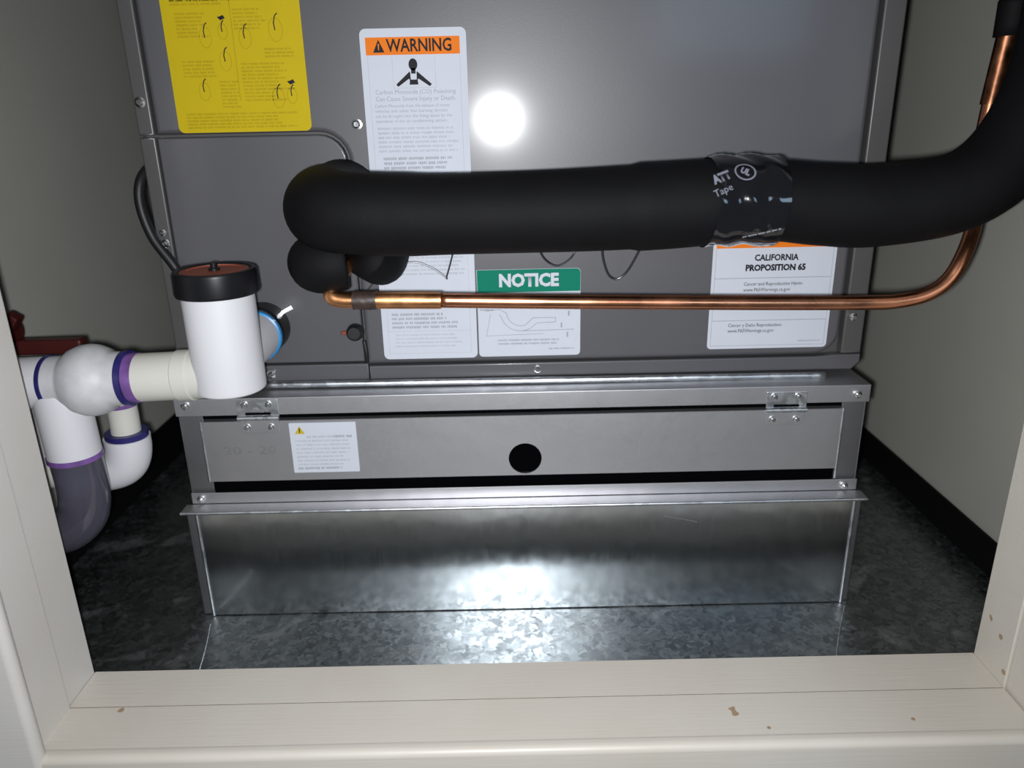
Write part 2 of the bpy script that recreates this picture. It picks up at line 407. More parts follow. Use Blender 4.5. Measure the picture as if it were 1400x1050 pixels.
soften(link('edge_strip', plate([(0.2545, 0.2030), (0.2698, 0.2030), (0.2698, zt), (0.2545, zt)], YP+0.001, 0.008, bev=0.0015), M['paint_strip'], cab), 60)
bp = [(-0.1100, 0.1900), (0.2640, 0.1900), (0.2698, 0.1960), (0.2698, 0.2022), (0.2500, 0.2022), (0.2350, 0.2010), (-0.1100, 0.2010)]
soften(link('bottom_strip', plate(bp, YP+0.0006, 0.008, bev=0.0012), M['paint'], cab), 60)
soften(link('bottom_strip', plate([(-0.2450, 0.1900), (-0.1108, 0.1900), (-0.1108, 0.2030), (-0.2450, 0.2030)], YP+0.0006, 0.008, bev=0.0012), M['paint'], cab), 60)
bm = tube([(-0.19, YP-0.004, 0.1890), (0.242, YP-0.004, 0.1872)], 0.0026, seg=14, n=40, jit=0.05)
link('galvanised_lip', bm, M['bright'], cab, smooth=True, label='bright bare metal lip under the painted panel')

def screw_bm(r, h, direction=(0, -1, 0)):
    return lathe([(r*0.9, 0), (r, 0), (r, h*0.25), (r*0.72, h*0.3), (r*0.68, h*0.8), (r*0.45, h), (0, h)], (0, 0, 0), direction, seg=12)
sme = {}
def screw(x, y, z, r, parent, d=(0, -1, 0)):
    key = (round(r, 5), d)
    if key not in sme:
        o = link('screw', screw_bm(r, r*0.9, d), M['screw'], parent, smooth=False); soften(o, 35); sme[key] = o.data
    else:
        o = bpy.data.objects.new('screw', sme[key]); C.objects.link(o); o.parent = parent
    off = -Vector(parent.location) if parent.type == 'EMPTY' else Vector((0, 0, 0))
    o.location = off + Vector((x, y, z)); o.rotation_euler = (0, random.uniform(0, 3), 0)
    return o
for x, z, r in ((-0.2515, 0.3955, 0.0038), (-0.1040, 0.3781, 0.0038), (-0.2512, 0.3065, 0.0025), (-0.2500, 0.2990, 0.0030), (-0.1857, 0.1965, 0.0036), (0.0201, 0.1962, 0.0030), (0.2600, 0.2322, 0.0030)):
    screw(x, YP-0.0002, z, r, cab)
bm = box(-0.0045, 0.0045, -0.0012, 0.0006, -0.0019, 0.0019, bev=0.0005)
bmesh.ops.transform(bm, matrix=Matrix.Translation((-0.1677, YP-0.0006, 0.2474)) @ Matrix.Rotation(R(-28), 4, 'Y'), verts=bm.verts)
link('metal_clip', bm, M['screw'], cab)

# ---- stickers on the cabinet (label > print)
YS, YT, YU = YP-0.0004, YP-0.0007, YP-0.0010
# yellow instruction sheet
yl = link('instruction_sticker', plate(rrect(-0.2277, -0.1354, 0.3747, 0.530, 0.004), YS, 0.0004), M['yellow'], cab, label='bright yellow sticker with small drawings and text')
bm = bmesh.new()
fine(bm, -0.221, -0.187, 0.4635, 4, 0.0024, YT, 0.0015, 0.1); fine(bm, -0.221, -0.160, 0.4635, 3, 0.0024, YT, 0.0015, 0.0)
fine(bm, -0.2190, -0.1980, 0.4505, 7, 0.0023, YT, 0.0013, 0.35); fine(bm, -0.1805, -0.1575, 0.4525, 6, 0.0023, YT, 0.0013, 0.3)
fine(bm, -0.2185, -0.1960, 0.4210, 5, 0.0023, YT, 0.0013, 0.2); fine(bm, -0.1790, -0.1440, 0.4190, 11, 0.0023, YT, 0.0013, 0.45)
fine(bm, -0.1620, -0.1430, 0.4280, 3, 0.0023, YT, 0.0013, 0.1); fine(bm, -0.1950, -0.1820, 0.4080, 8, 0.0023, YT, 0.0013, 0.2)
fine(bm, -0.2210, -0.1430, 0.3875, 5, 0.0022, YT, 0.0013, 0.25)
link('fine_print', bm, M['olive'], yl)
bm = bmesh.new(); bk = bmesh.new()
def hook(cx, cz, s, dark=False):
    # little loop drawing: an oval with a bent line inside
    stroke(bm, [(cx+s*0.62*math.cos(t/12*math.pi*2), cz-s*0.25+s*math.sin(t/12*math.pi*2)) for t in range(13)], YT, 0.0004)
    stroke(bk, [(cx-s*0.05, cz-s*0.3), (cx-s*0.12, cz+s*0.3), (cx+s*0.05, cz+s*0.9), (cx+s*0.3, cz+s*1.1)], YT-0.0001, 0.0007)
    if dark:
        flat(bk, [(cx-s*0.5, cz+s*1.5), (cx-s*0.1, cz+s*1.1), (cx+s*0.55, cz+s*1.35), (cx+s*0.3, cz+s*1.75), (cx-s*0.1, cz+s*1.6)], YT-0.0001)
hook(-0.2005, 0.437, 0.0066); hook(-0.1885, 0.440, 0.005, True); hook(-0.1740, 0.436, 0.0066); hook(-0.1530, 0.441, 0.0075)
hook(-0.1890, 0.422, 0.0064); hook(-0.1560, 0.398, 0.0066); hook(-0.1465, 0.399, 0.0052, True); hook(-0.2060, 0.403, 0.006)
stroke(bm, [(-0.1818, 0.460), (-0.1822, 0.395)], YT, 0.0005)
link('line_drawing', bm, M['olive'], yl); link('ink_mark', bk, M['black'], yl)

# tall warning sticker
wl = link('warning_sticker', plate(rrect(-0.0975, -0.0258, 0.2065, 0.4385, 0.004), YS, 0.0004), M['white'], cab, label='tall white warning sticker with an orange header')
link('header_band', plate(rrect(-0.0938, -0.0303, 0.4220, 0.4330, 0.0001, 1), YT, 0.0002), M['orange'], wl)
link('heading', text_bm('WARNING', 0.0112, -0.0575, 0.4274, YU, bold=0.00022, width=0.0440), M['black'], wl)
bm = bmesh.new(); flat(bm, [(-0.0888, 0.4236), (-0.0812, 0.4236), (-0.0850, 0.4316)], YU); link('alert_triangle', bm, M['black'], wl)
bm = bmesh.new(); flat(bm, [(-0.0853, 0.4250), (-0.0847, 0.4250), (-0.0845, 0.4290), (-0.0855, 0.4290)], YU-0.0002); link('exclamation_mark', bm, M['orange'], wl)
# pictogram of a head and raised arms
bm = bmesh.new(); cx = -0.0625
flat(bm, [(cx+0.0030*math.cos(t*math.pi/8), 0.4158+0.0038*math.sin(t*math.pi/8)) for t in range(16)], YU)
flat(bm, [(cx-0.0015, 0.4135), (cx-0.0015, 0.4100), (cx+0.0015, 0.4100), (cx+0.0015, 0.4135)], YU)
flat(bm, [(cx-0.0028, 0.4112), (cx-0.0122, 0.4032), (cx-0.0108, 0.4018), (cx-0.0022, 0.4075)], YU)
flat(bm, [(cx+0.0028, 0.4112), (cx+0.0022, 0.4075), (cx+0.0108, 0.4018), (cx+0.0122, 0.4032)], YU)
flat(bm, [(cx-0.0030, 0.4112), (cx-0.0022, 0.4112), (cx-0.0020, 0.4052), (cx-0.0034, 0.4070)], YU-0.0001)
flat(bm, [(cx+0.0030, 0.4112), (cx+0.0034, 0.4070), (cx+0.0020, 0.4052), (cx+0.0022, 0.4112)], YU-0.0001)
flat(bm, [(cx-0.0030, 0.4030), (cx+0.0030, 0.4030), (cx+0.0026, 0.4062), (cx-0.0026, 0.4062)], YU-0.0001)
link('pictogram', bm, M['black'], wl)
bm = bmesh.new()
for a, b in (((-0.0765, 0.4210), (-0.0765, 0.4010)), ((-0.0475, 0.4210), (-0.0475, 0.4010)), ((-0.0765, 0.4010), (-0.0475, 0.4010)), ((-0.0930, 0.4215), (-0.0930, 0.2110)), ((-0.0305, 0.4215), (-0.0305, 0.2110)), ((-0.0930, 0.2110), (-0.0305, 0.2110)), ((-0.0930, 0.2285), (-0.0305, 0.2285))):
    stroke(bm, [a, b], YT, 0.0003)
link('border_line', bm, M['grey2'], wl)
def lines(rows, parent, mt, name='lettering'):
    
    for s, sz, x, z, al, bold, wd in rows: link(name, text_bm(s, sz, x, z, YU, al, bold, wd), mt, parent)
lines([('Carbon Monoxide (CO) Poisoning', 0.0042, -0.0618, 0.3984, 'CENTER', 0.0, 0.055), ('Can Cause Severe Injury or Death.', 0.0042, -0.0618, 0.3940, 'CENTER', 0.0, 0.055)], wl, M['grey'])
lines([('Carbon Monoxide from the exhaust of motor', 0.0030, -0.0905, 0.3895, 'LEFT', 0.0, 0.052), ('vehicles and other fuel burning devices', 0.0030, -0.0905, 0.3862, 'LEFT', 0.0, 0.050), ('can be brought into the living space by the', 0.0030, -0.0905, 0.3829, 'LEFT', 0.0, 0.053), ('operation of the air conditioning system.', 0.0030, -0.0905, 0.3796, 'LEFT', 0.0, 0.050)], wl, M['grey'])
bm = bmesh.new(); fine(bm, -0.0895, -0.033, 0.3755, 6, 0.0030, YU, 0.0016, 0.15)
fine(bm, -0.0880, -0.034, 0.3345, 11, 0.0032, YU, 0.0016, 0.2); fine(bm, -0.0895, -0.033, 0.2880, 6, 0.0030, YU, 0.0014, 0.2); fine(bm, -0.0880, -0.036, 0.2262, 4, 0.0030, YU, 0.0012, 0.3)
link('fine_print', bm, M['grey2'], wl)
bm = bmesh.new(); fine(bm, -0.0895, -0.0365, 0.2425, 4, 0.0033, YU, 0.0018, 0.3); fine(bm, -0.0870, -0.033, 0.3555, 3, 0.0032, YU, 0.0018, 0.2); fine(bm, -0.0870, -0.033, 0.3447, 1, 0.0032, YU, 0.0018, 0.2)
link('bold_print', bm, M['grey'], wl)

# green header sticker
nl = link('notice_sticker', plate(rrect(-0.0246, 0.0528, 0.2070, 0.2742, 0.003, corners=(1, 1, 1, 0)), YS-0.0001, 0.0004), M['white'], cab, label='white sticker with a green header and a pipe drawing')
link('header_band', plate(rrect(-0.0243, 0.0526, 0.2570, 0.2740, 0.003, corners=(0, 0, 1, 0)), YT-0.0001, 0.0002), M['green'], nl)
link('heading', text_bm('NOTICE', 0.0130, 0.0140, 0.2655, YU-0.0001, bold=0.0006, width=0.0445), M['white'], nl)
bm = bmesh.new()
def arcp(cx, cz, r, a0, a1, n=10): return [(cx+r*math.cos(R(a0+(a1-a0)*k/n)), cz+r*math.sin(R(a0+(a1-a0)*k/n))) for k in range(n+1)]
stroke(bm, [(-0.0190, 0.2430), (-0.0080, 0.2440)]+arcp(0.0080, 0.2420, 0.0110, 185, 285)+[(0.0170, 0.2370), (0.0340, 0.2370), (0.0340, 0.2335), (0.0200, 0.2330)], YU, 0.0005)
stroke(bm, [(-0.0085, 0.2400)]+arcp(0.0075, 0.2420, 0.0150, 195, 300)+[(0.0200, 0.2330)], YU, 0.0005)
stroke(bm, [(-0.0150, 0.2410), (-0.0185, 0.2235), (0.0250, 0.2245)], YU, 0.0004); stroke(bm, [(0.0100, 0.2270), (0.0480, 0.2275)], YU, 0.0005)
for q in ((0.0440, 0.2400), (0.0385, 0.2310), (0.0430, 0.2235)): rect(bm, q[0]-0.0006, q[0]+0.0006, q[1]-0.0020, q[1]+0.0020, YU)
link('pipe_drawing', bm, M['grey'], nl)
bm = bmesh.new(); fine(bm, -0.010, 0.037, 0.2205, 2, 0.0028, YU, 0.0014, 0.05); fine(bm, 0.029, 0.0485, 0.2132, 1, 0.003, YU, 0.0013, 0); fine(bm, -0.023, -0.013, 0.2445, 1, 0.003, YU, 0.0013, 0)
link('fine_print', bm, M['grey'], nl)

# california sticker
cl = link('proposition_sticker', plate(rrect(0.1502, 0.2416, 0.2090, 0.3010, 0.003), YS, 0.0004), M['white'], cab, label='white sticker with an orange top band, lower right')
link('header_band', plate(rrect(0.1526, 0.2392, 0.2862, 0.2985, 0.0001, 1), YT, 0.0002), M['orange'], cl)
lines([('CALIFORNIA', 0.0063, 0.1972, 0.2787, 'CENTER', 0.00022, 0.0325), ('PROPOSITION 65', 0.0063, 0.1972, 0.2712, 'CENTER', 0.0003, 0.0445)], cl, M['black'], 'heading')
lines([('Cancer and Reproductive Harm-', 0.0038, 0.1745, 0.2592, 'LEFT', 0.0, 0.044), ('www.P65Warnings.ca.gov', 0.0038, 0.1745, 0.2548, 'LEFT', 0.0, 0.035),
       ('C\u00e1ncer y Da\u00f1o Reproductivo-', 0.0038, 0.1650, 0.2275, 'LEFT', 0.0, 0.041), ('www.P65Warnings.ca.gov', 0.0038, 0.1650, 0.2232, 'LEFT', 0.0, 0.035)], cl, M['black'])
bm = bmesh.new()
for z in (0.2637, 0.2312): stroke(bm, [(0.1526, z), (0.2392, z)], YT, 0.0005)
stroke(bm, [(0.1526, 0.2862), (0.1526, 0.2115), (0.2392, 0.2115), (0.2392, 0.2862)], YT, 0.0003)
link('border_line', bm, M['grey'], cl)
bm = bmesh.new(); fine(bm, 0.2195, 0.2365, 0.2150, 1, 0.002, YU, 0.0010, 0); link('fine_print', bm, M['grey'], cl)

# ================================================================== FILTER RACK
YR = 0.543
rk = thing('filter_rack', 'galvanised metal filter rack with hinged door and round hole, beneath the grey cabinet', 'filter rack', (0.0075, 0.75, 0.0985))
link('rack_body', box(-0.2540, 0.2690, YR+0.0065, 1.05, 0.1012, 0.1845), M['inner'], rk, label='dark inside of the rack')  # solid block; the darkness inside the rack is put into its colour
bm = bmesh.new(); add_box(bm, -0.2555, 0.2706, YR, YR+0.0012, 0.1712, 0.1850, bev=0.0005); add_box(bm, -0.2555, 0.2706, YR+0.0008, 1.05, 0.1838, 0.1850, bev=0.0004)
soften(link('top_rail', bm, M['rack'], rk))
bm = bmesh.new(); add_box(bm, -0.2545, 0.2700, YR, YR+0.0012, 0.0970, 0.1064, bev=0.0005)
soften(link('bottom_rail', bm, M['rack'], rk))
# end posts, set back a little
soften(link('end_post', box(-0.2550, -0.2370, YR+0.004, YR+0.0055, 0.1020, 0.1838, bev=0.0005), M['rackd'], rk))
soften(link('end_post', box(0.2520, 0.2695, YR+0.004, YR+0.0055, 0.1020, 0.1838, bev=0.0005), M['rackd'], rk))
soften(link('side_sheet', box(-0.2555, -0.2545, YR+0.005, 1.05, 0.1020, 0.1838), M['rack'], rk)); soften(link('side_sheet', box(0.2695, 0.2705, YR+0.005, 1.05, 0.1020, 0.1838), M['rack'], rk))
# door with a real hole
hx, hz, hr = 0.0090, 0.1303, 0.0128
dx0, dx1, dz0, dz1 = -0.2375, 0.2515, 0.1160, 0.1664
bm = bmesh.new(); nseg = 48; rr = {}
outer = []
for k in range(nseg):
    a = 2*math.pi*(k+0.5)/nseg; c, s_ = math.cos(a), math.sin(a)
    ts = [((dx1-hx)/c if c > 0 else (dx0-hx)/c), ((dz1-hz)/s_ if s_ > 0 else (dz0-hz)/s_)]
    t = min(x for x in ts if x > 0); outer.append((hx+c*t, hz+s_*t))
# exact corners
for cx_, cz_ in ((dx0, dz0), (dx1, dz0), (dx1, dz1), (dx0, dz1)):
    i = min(range(nseg), key=lambda k: abs(math.atan2(outer[k][1]-hz, outer[k][0]-hx)-math.atan2(cz_-hz, cx_-hx))); outer[i] = (cx_, cz_)
inner = [(hx+hr*math.cos(2*math.pi*(k+0.5)/nseg), hz+hr*math.sin(2*math.pi*(k+0.5)/nseg)) for k in range(nseg)]
vs = [[bm.verts.new((x, y, z)) for x, z in ring] for ring, y in ((outer, YR+0.006), (outer, YR+0.0004), ([(hx+(x-hx)*0.9985, hz+(z-hz)*0.99) for x, z in outer], YR), (inner, YR), (inner, YR+0.0014))]
for A, B in zip(vs, vs[1:]):
    for k in range(nseg): bm.faces.new((A[k], A[(k+1) % nseg], B[(k+1) % nseg], B[k]))
door = link('rack_door', bm, M['rack'], rk)
soften(link('folded_edge', tube([(dx1+0.0005, YR+0.001, 0.1075), (dx1+0.0005, YR+0.001, dz1)], 0.0013, seg=10, n=2), M['bright'], rk))
soften(link('folded_edge', tube([(dx0-0.0005, YR+0.001, 0.1160), (dx0-0.0005, YR+0.001, dz1)], 0.0013, seg=10, n=2), M['bright'], rk))
def hinge(x0, x1, zo):
    bm = box(x0, x1, YR-0.0012, YR-0.0002, 0.1695+zo, 0.1825+zo, bev=0.0004); h = link('hinge', bm, M['bright'], rk)
    c = (x0+x1)/2
    def sub(name, b, m): o = link(name, b, m); o.parent = h; soften(o); return o
    sub('lower_leaf', box(x0+0.001, x1-0.001, YR-0.0012, YR-0.0002, 0.1555+zo, 0.1665+zo, bev=0.0004), M['rack'])
    sub('hinge_barrel', lathe([(0.0, x0-c), (0.0020, x0-c), (0.0020, -0.005), (0.0015, -0.0048), (0.0015, -0.0042), (0.0020, -0.004), (0.0020, 0.004), (0.0015, 0.0042), (0.0015, 0.0048), (0.0020, 0.005), (0.0020, x1-c), (0.0, x1-c)], (c, YR-0.0018, 0.1680+zo), (1, 0, 0), seg=14), M['bright'])
    sub('hinge_slot', box(c-0.0095, c+0.0095, YR-0.0022, YR-0.0010, 0.1705+zo, 0.1722+zo, bev=0.0003), M['inner'])
    for dx, z in ((0.006, 0.1788), (0.024, 0.1788), (0.006, 0.1603), (0.024, 0.1603)):
        screw(x0+dx, YR-0.0012, z+zo, 0.0028, h)
hinge(-0.2082, -0.1768, 0.0015); hinge(0.1920, 0.2228, -0.0012)
for x, z in ((-0.2470, 0.1800), (0.2608, 0.1775), (-0.2469, 0.1010), (0.2598, 0.1008)): screw(x, YR-0.0002, z, 0.0032, rk)
sl = link('caution_sticker', plate(rrect(-0.1708, -0.1198, 0.1226, 0.1642, 0.0006, 2), YR-0.0005, 0.0004), M['white'], rk, label='small white sticker with a yellow triangle')
bm = bmesh.new(); flat(bm, [(-0.1668, 0.1552), (-0.1592, 0.1552), (-0.1630, 0.1618)], YR-0.0007); link('alert_triangle', bm, M['signy'], sl)
bm = bmesh.new(); flat(bm, [(-0.1633, 0.1560), (-0.1627, 0.1560), (-0.1625, 0.1600), (-0.1635, 0.1600)], YR-0.0009); link('exclamation_mark', bm, M['black'], sl)
bm = bmesh.new(); fine(bm, -0.1580, -0.1370, 0.1535, 1, 0.0034, YR-0.0007, 0.0017, 0); fine(bm, -0.1670, -0.1235, 0.1500, 7, 0.0033, YR-0.0007, 0.0014, 0.2); link('fine_print', bm, M['grey2'], sl)
bm = bmesh.new(); fine(bm, -0.1370, -0.1235, 0.1537, 1, 0.0034, YR-0.0007, 0.0020, 0); fine(bm, -0.1670, -0.1330, 0.1272, 1, 0.0033, YR-0.0007, 0.0018, 0); link('bold_print', bm, M['grey'], sl)
bm = text_bm('20 - 20', 0.0095, -0.2030, 0.1418, YR-0.0003, width=0.040); link('stamped_mark', bm, M['stamp'], rk)

# ================================================================== DUCT BASE
YB = 0.532
db = thing('duct_base', 'shiny galvanised sheet metal duct base standing on the closet floor under the filter rack', 'duct', (0.007, 0.74, 0.0))
link('box_body', box(-0.2540, 0.2690, YB+0.006, 1.05, 0.0, 0.0930), M['rack'], db)
soften(link('front_plate', box(-0.2478, 0.2645, YB, YB+0.0015, 0.0006, 0.0945, bev=0.0006), M['plate'], db))
soften(link('top_flange', box(-0.2590, 0.2735, YB-0.0022, YR-0.0002, 0.0950, 0.0968, bev=0.0005), M['rack'], db))
soften(link('flange_bead', tube([(-0.2590, YB-0.0022, 0.0956), (0.2735, YB-0.0022, 0.0956)], 0.0014, seg=10, n=30), M['bright'], db))
link('scratch_line', tube([(0.1165, YB-0.0001, 0.0835), (0.1350, YB-0.0001, 0.0795), (0.1430, YB-0.0001, 0.0775)], 0.0003, seg=6, n=3), M['bright'], db)
for x0, x1, xe in ((-0.2565, -0.2480, -0.2478), (0.2650, 0.2712, 0.2648)):
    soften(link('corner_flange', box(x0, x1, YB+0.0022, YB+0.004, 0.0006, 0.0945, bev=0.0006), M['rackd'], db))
    soften(link('corner_bead', tube([(xe, YB+0.0004, 0.0006), (xe, YB+0.0004, 0.0943)], 0.0016, seg=10, n=2), M['bright'], db))

# ================================================================== REFRIGERANT LINES
YI = 0.475
ins = thing('insulated_suction_line', 'thick black foam insulated pipe running across the front of the furnace', 'pipe', (0.09, YI, 0.327))
path = [(-0.1180, 0.566, 0.328), (-0.1178, 0.530, 0.328), (-0.1160, 0.500, 0.3285), (-0.1080, 0.4815, 0.3285), (-0.0930, 0.4755, 0.3275), (-0.0650, YI, 0.3262), (-0.0420, YI, 0.3258), (0.0300, YI, 0.3262), (0.0912, YI, 0.3280), (0.1500, YI, 0.3305), (0.1900, YI, 0.3270), (0.2248, YI, 0.3256),
        (0.2720, 0.477, 0.3320), (0.3030, 0.4835, 0.3510), (0.3225, 0.4895, 0.3830), (0.3300, 0.4935, 0.4200), (0.3325, 0.4955, 0.47), (0.3325, 0.4955, 0.75), (0.3325, 0.4955, 1.29)]
def rins(u):
    return 0.0245 + 0.0028*max(0, 1-u/0.26) - 0.0004*math.sin(u*40) + (0.0012 if 0.43 < u < 0.5 else 0)
o = link('foam_insulation', tube(path, 0.0245, seg=40, n=10, rfun=rins), M['foam'], ins, smooth=True)
# sagging foam wrap over the stubs under the elbow
bm = tube([(-0.1265, 0.560, 0.293), (-0.1255, 0.500, 0.2945), (-0.1170, 0.489, 0.2950), (-0.1040, 0.490, 0.2955)], 0.0165, seg=26, n=6, rfun=lambda u: 0.0150+0.004*math.sin(u*2.6))
link('foam_wrap', bm, M['foam'], ins, smooth=True)
bm = tube([(-0.0880, 0.562, 0.288), (-0.0870, 0.520, 0.289), (-0.0940, 0.503, 0.298)], 0.0150, seg=22, n=6)
link('foam_wrap', bm, M['foam'], ins, smooth=True)
# glossy tape band
bm = bmesh.new(); seg = 56; nl_ = 26; grid = []
for i in range(nl_+1):
    u = i/nl_; ring = []
    for k in range(seg):
        a = 2*math.pi*k/seg   # 0 = towards camera, 90 = up
        fr = 0.5+0.5*math.cos(a+0.2)
        x0 = 0.1195-0.0045*math.sin(a-2.0)*0.5; x1 = 0.1620+0.0010*math.sin(2*a)
        x = x0+(x1-x0)*u
        rad = 0.0268+0.0007*math.sin(7*a+9*u)*math.sin(3*math.pi*u)+0.0006*math.sin(13*u+3*a+1)+0.0002*math.sin(23*a*1.0+31*u)
        cz = 0.3305-0.0018*abs(u-0.45)
        ring.append(bm.verts.new((x, YI-math.cos(a)*rad, cz+math.sin(a)*rad)))
    grid.append(ring)
for A, B in zip(grid, grid[1:]):
    for k in range(seg): bm.faces.new((A[k], A[(k+1) % seg], B[(k+1) % seg], B[k]))
tp = link('tape_band', bm, M['tape'], ins, smooth=False, label='shiny black vinyl tape band'); soften(tp, 80)
def on_tape(x, z, rot):
    th0 = math.asin((z-0.3305)/0.0285); rc, rs = math.cos(rot), math.sin(rot)
    def f(a, b):
        X = a*rc-b*rs; Z = a*rs+b*rc; th = th0+Z/0.0285
        return Vector((x+X, YI-0.0285*math.cos(th), 0.3305+0.0285*math.sin(th)))
    return f
def tlet(name, s, size, x, z, rot, bold, width=None):
    o = link(name, text_bm(s, size, 0, 0, 0, bold=bold, width=width, fn=on_tape(x, z, rot)), M['ink_w']); o.parent = tp; return o
tlet('lettering', 'ATT', 0.0072, 0.1222, 0.3462, 0.38, 0.0004, 0.011)
tlet('lettering', 'Tape', 0.0058, 0.1228, 0.3392, 0.42, 0.0, 0.011)
tlet('lettering', 'UL', 0.0055, 0.1360, 0.3490, -0.5, 0.0003, 0.0055)
bm = bmesh.new(); f = on_tape(0.1360, 0.3490, -0.35)
for k in range(28):
    q = []
    for (kk, rr_) in ((k, 1.0), (k+1, 1.0), (k+1, 0.86), (k, 0.86)):
        a = 2*math.pi*kk/28; q.append(bm.verts.new(f(0.0062*rr_*math.cos(a), 0.0055*rr_*math.sin(a))))
    bm.faces.new(q)
o = link('round_mark', bm, M['ink_w']); o.parent = tp
bm = bmesh.new(); fb = bmesh.new(); fine(fb, -0.011, 0.011, 0.0005, 1, 0.002, 0, 0.0011, 0)
f = on_tape(0.1480, 0.3140, 0.28)
for v in fb.verts: v.co = f(v.co.x, v.co.z)
bm.free(); o = link('fine_print', fb, M['grey']); o.parent = tp

YC = 0.480
cp = thing('copper_liquid_line', 'thin bare copper tube below the thick black pipe, bending up at right', 'pipe', (0.08, YC, 0.269))
run = [(-0.0450, YC, 0.2716), (0.0200, YC, 0.2694), (0.0947, YC, 0.2672), (0.1700, YC, 0.2652), (0.2300, YC, 0.2640), (0.2480, YC, 0.2645), (0.2650, YC, 0.2680), (0.2780, YC+0.001, 0.2762), (0.2870, YC+0.004, 0.2900), (0.2980, 0.496, 0.3080), (0.3080, 0.514, 0.3300), (0.3130, 0.528, 0.3520), (0.3160, 0.532, 0.3800), (0.3190, 0.533, 0.4100), (0.3215, 0.533, 0.4450), (0.3225, 0.533, 0.60), (0.3225, 0.533, 1.29)]
link('copper_tube', tube(run, 0.0048, seg=20, n=8), M['copper'], cp, smooth=True)
soften(link('copper_coupling', tube([(-0.0860, YC, 0.2726), (-0.0650, YC, 0.2721), (-0.0440, YC, 0.2716)], 0.0055, seg=20, n=6, jit=0.015), M['copperb'], cp), 60)
soften(link('dark_wrap', tube([(-0.1000, YC, 0.2728), (-0.0930, YC, 0.2727), (-0.0850, YC, 0.2726)], 0.0060, seg=20, n=5, jit=0.05), M['wrap'], cp), 60)
link('copper_elbow', tube([(-0.1060, 0.520, 0.2930), (-0.1085, 0.500, 0.2890), (-0.1128, 0.486, 0.2810), (-0.1135, 0.481, 0.2755), (-0.1075, YC, 0.2733), (-0.0990, YC, 0.2729)], 0.0052, seg=18, n=8), M['copperb'], cp, smooth=True)
soften(link('copper_coupling', tube([(0.3162, 0.532, 0.3820), (0.3190, 0.533, 0.4100), (0.3205, 0.533, 0.4300), (0.3214, 0.533, 0.4430)], 0.0060, seg=20, n=6), M['copperd'], cp), 60)
link('foam_sleeve', tube([(0.3215, 0.533, 0.4440), (0.3222, 0.533, 0.50), (0.3225, 0.533, 1.285)], 0.0095, seg=20, n=6), M['foam'], cp, smooth=True)

# wires and small plug
def wire(pts, r, label, m='wire', n=8):
    return tag(link('hanging_wire', tube(pts, r, seg=10, n=n), M[m], smooth=True), label, 'wire')
wire([(0.0225, 0.535, 0.301), (0.0222, 0.545, 0.290), (0.0270, 0.548, 0.2825), (0.0345, 0.549, 0.2790), (0.0430, 0.551, 0.2830), (0.0475, 0.553, 0.2890), (0.0500, 0.5530, 0.300)], 0.0007, 'thin dark wire loop peeking below the black pipe above the green notice header')
wire([(0.0650, 0.530, 0.305), (0.0653, 0.540, 0.2925), (0.0672, 0.545, 0.2820), (0.0715, 0.549, 0.2715), (0.0775, 0.550, 0.2682), (0.0840, 0.549, 0.2730), (0.0890, 0.545, 0.2830), (0.0920, 0.540, 0.2925), (0.0930, 0.530, 0.305)], 0.0008, 'larger dark wire loop hanging below the middle of the black pipe')
wire([(-0.1140, 0.552, 0.250), (-0.1159, 0.555, 0.2572), (-0.1050, 0.555, 0.2623), (-0.0933, 0.556, 0.2755), (-0.0718, 0.558, 0.2825), (-0.0562, 0.559, 0.2773), (-0.0468, 0.559, 0.2705), (-0.0462, 0.559, 0.2712), (-0.0405, 0.555, 0.2900), (-0.0390, 0.545, 0.305)], 0.0006, 'thin wire arching over the tall white warning sticker to the small black plug')
pg = thing('wire_plug', 'small black rubber plug on the grey panel beneath the copper elbow', 'plug', (-0.1172, YP, 0.2298))
soften(link('plug_body', lathe([(0.0, 0.011), (0.0045, 0.011), (0.0062, 0.009), (0.0066, 0.004), (0.0052, 0.0), (0.0, 0.0)], (-0.1172, YP, 0.2298), (0, -1, 0.05), seg=18), M['cable'], pg), 45)
link('plug_tip', lathe([(0.0016, 0.0), (0.0016, 0.004), (0.0, 0.0045)], (-0.1235, YP-0.006, 0.2300), (-1, -0.4, 0), seg=10), M['disc'], pg)
link('wire_tail', tube([(-0.1120, YP-0.001, 0.222), (-0.1108, YP-0.002, 0.213), (-0.1112, YP-0.001, 0.2050)], 0.0016, seg=10), M['cable'], pg, smooth=True)

tag(link('black_cable', tube([(-0.2500, 0.600, 0.360), (-0.2560, 0.580, 0.3540), (-0.2610, 0.5660, 0.3440), (-0.2625, 0.5615, 0.3270), (-0.2570, 0.5600, 0.3040), (-0.2450, 0.5590, 0.2840), (-0.2390, 0.5585, 0.270), (-0.2390, 0.5585, 0.248), (-0.2385, 0.5585, 0.222), (-0.235, 0.5585, 0.200), (-0.230, 0.5585, 0.1892)], 0.0036, seg=16, n=8), M['cable'], smooth=True), 'thick black cable running down the left edge of the furnace behind the capped white tube', 'cable')

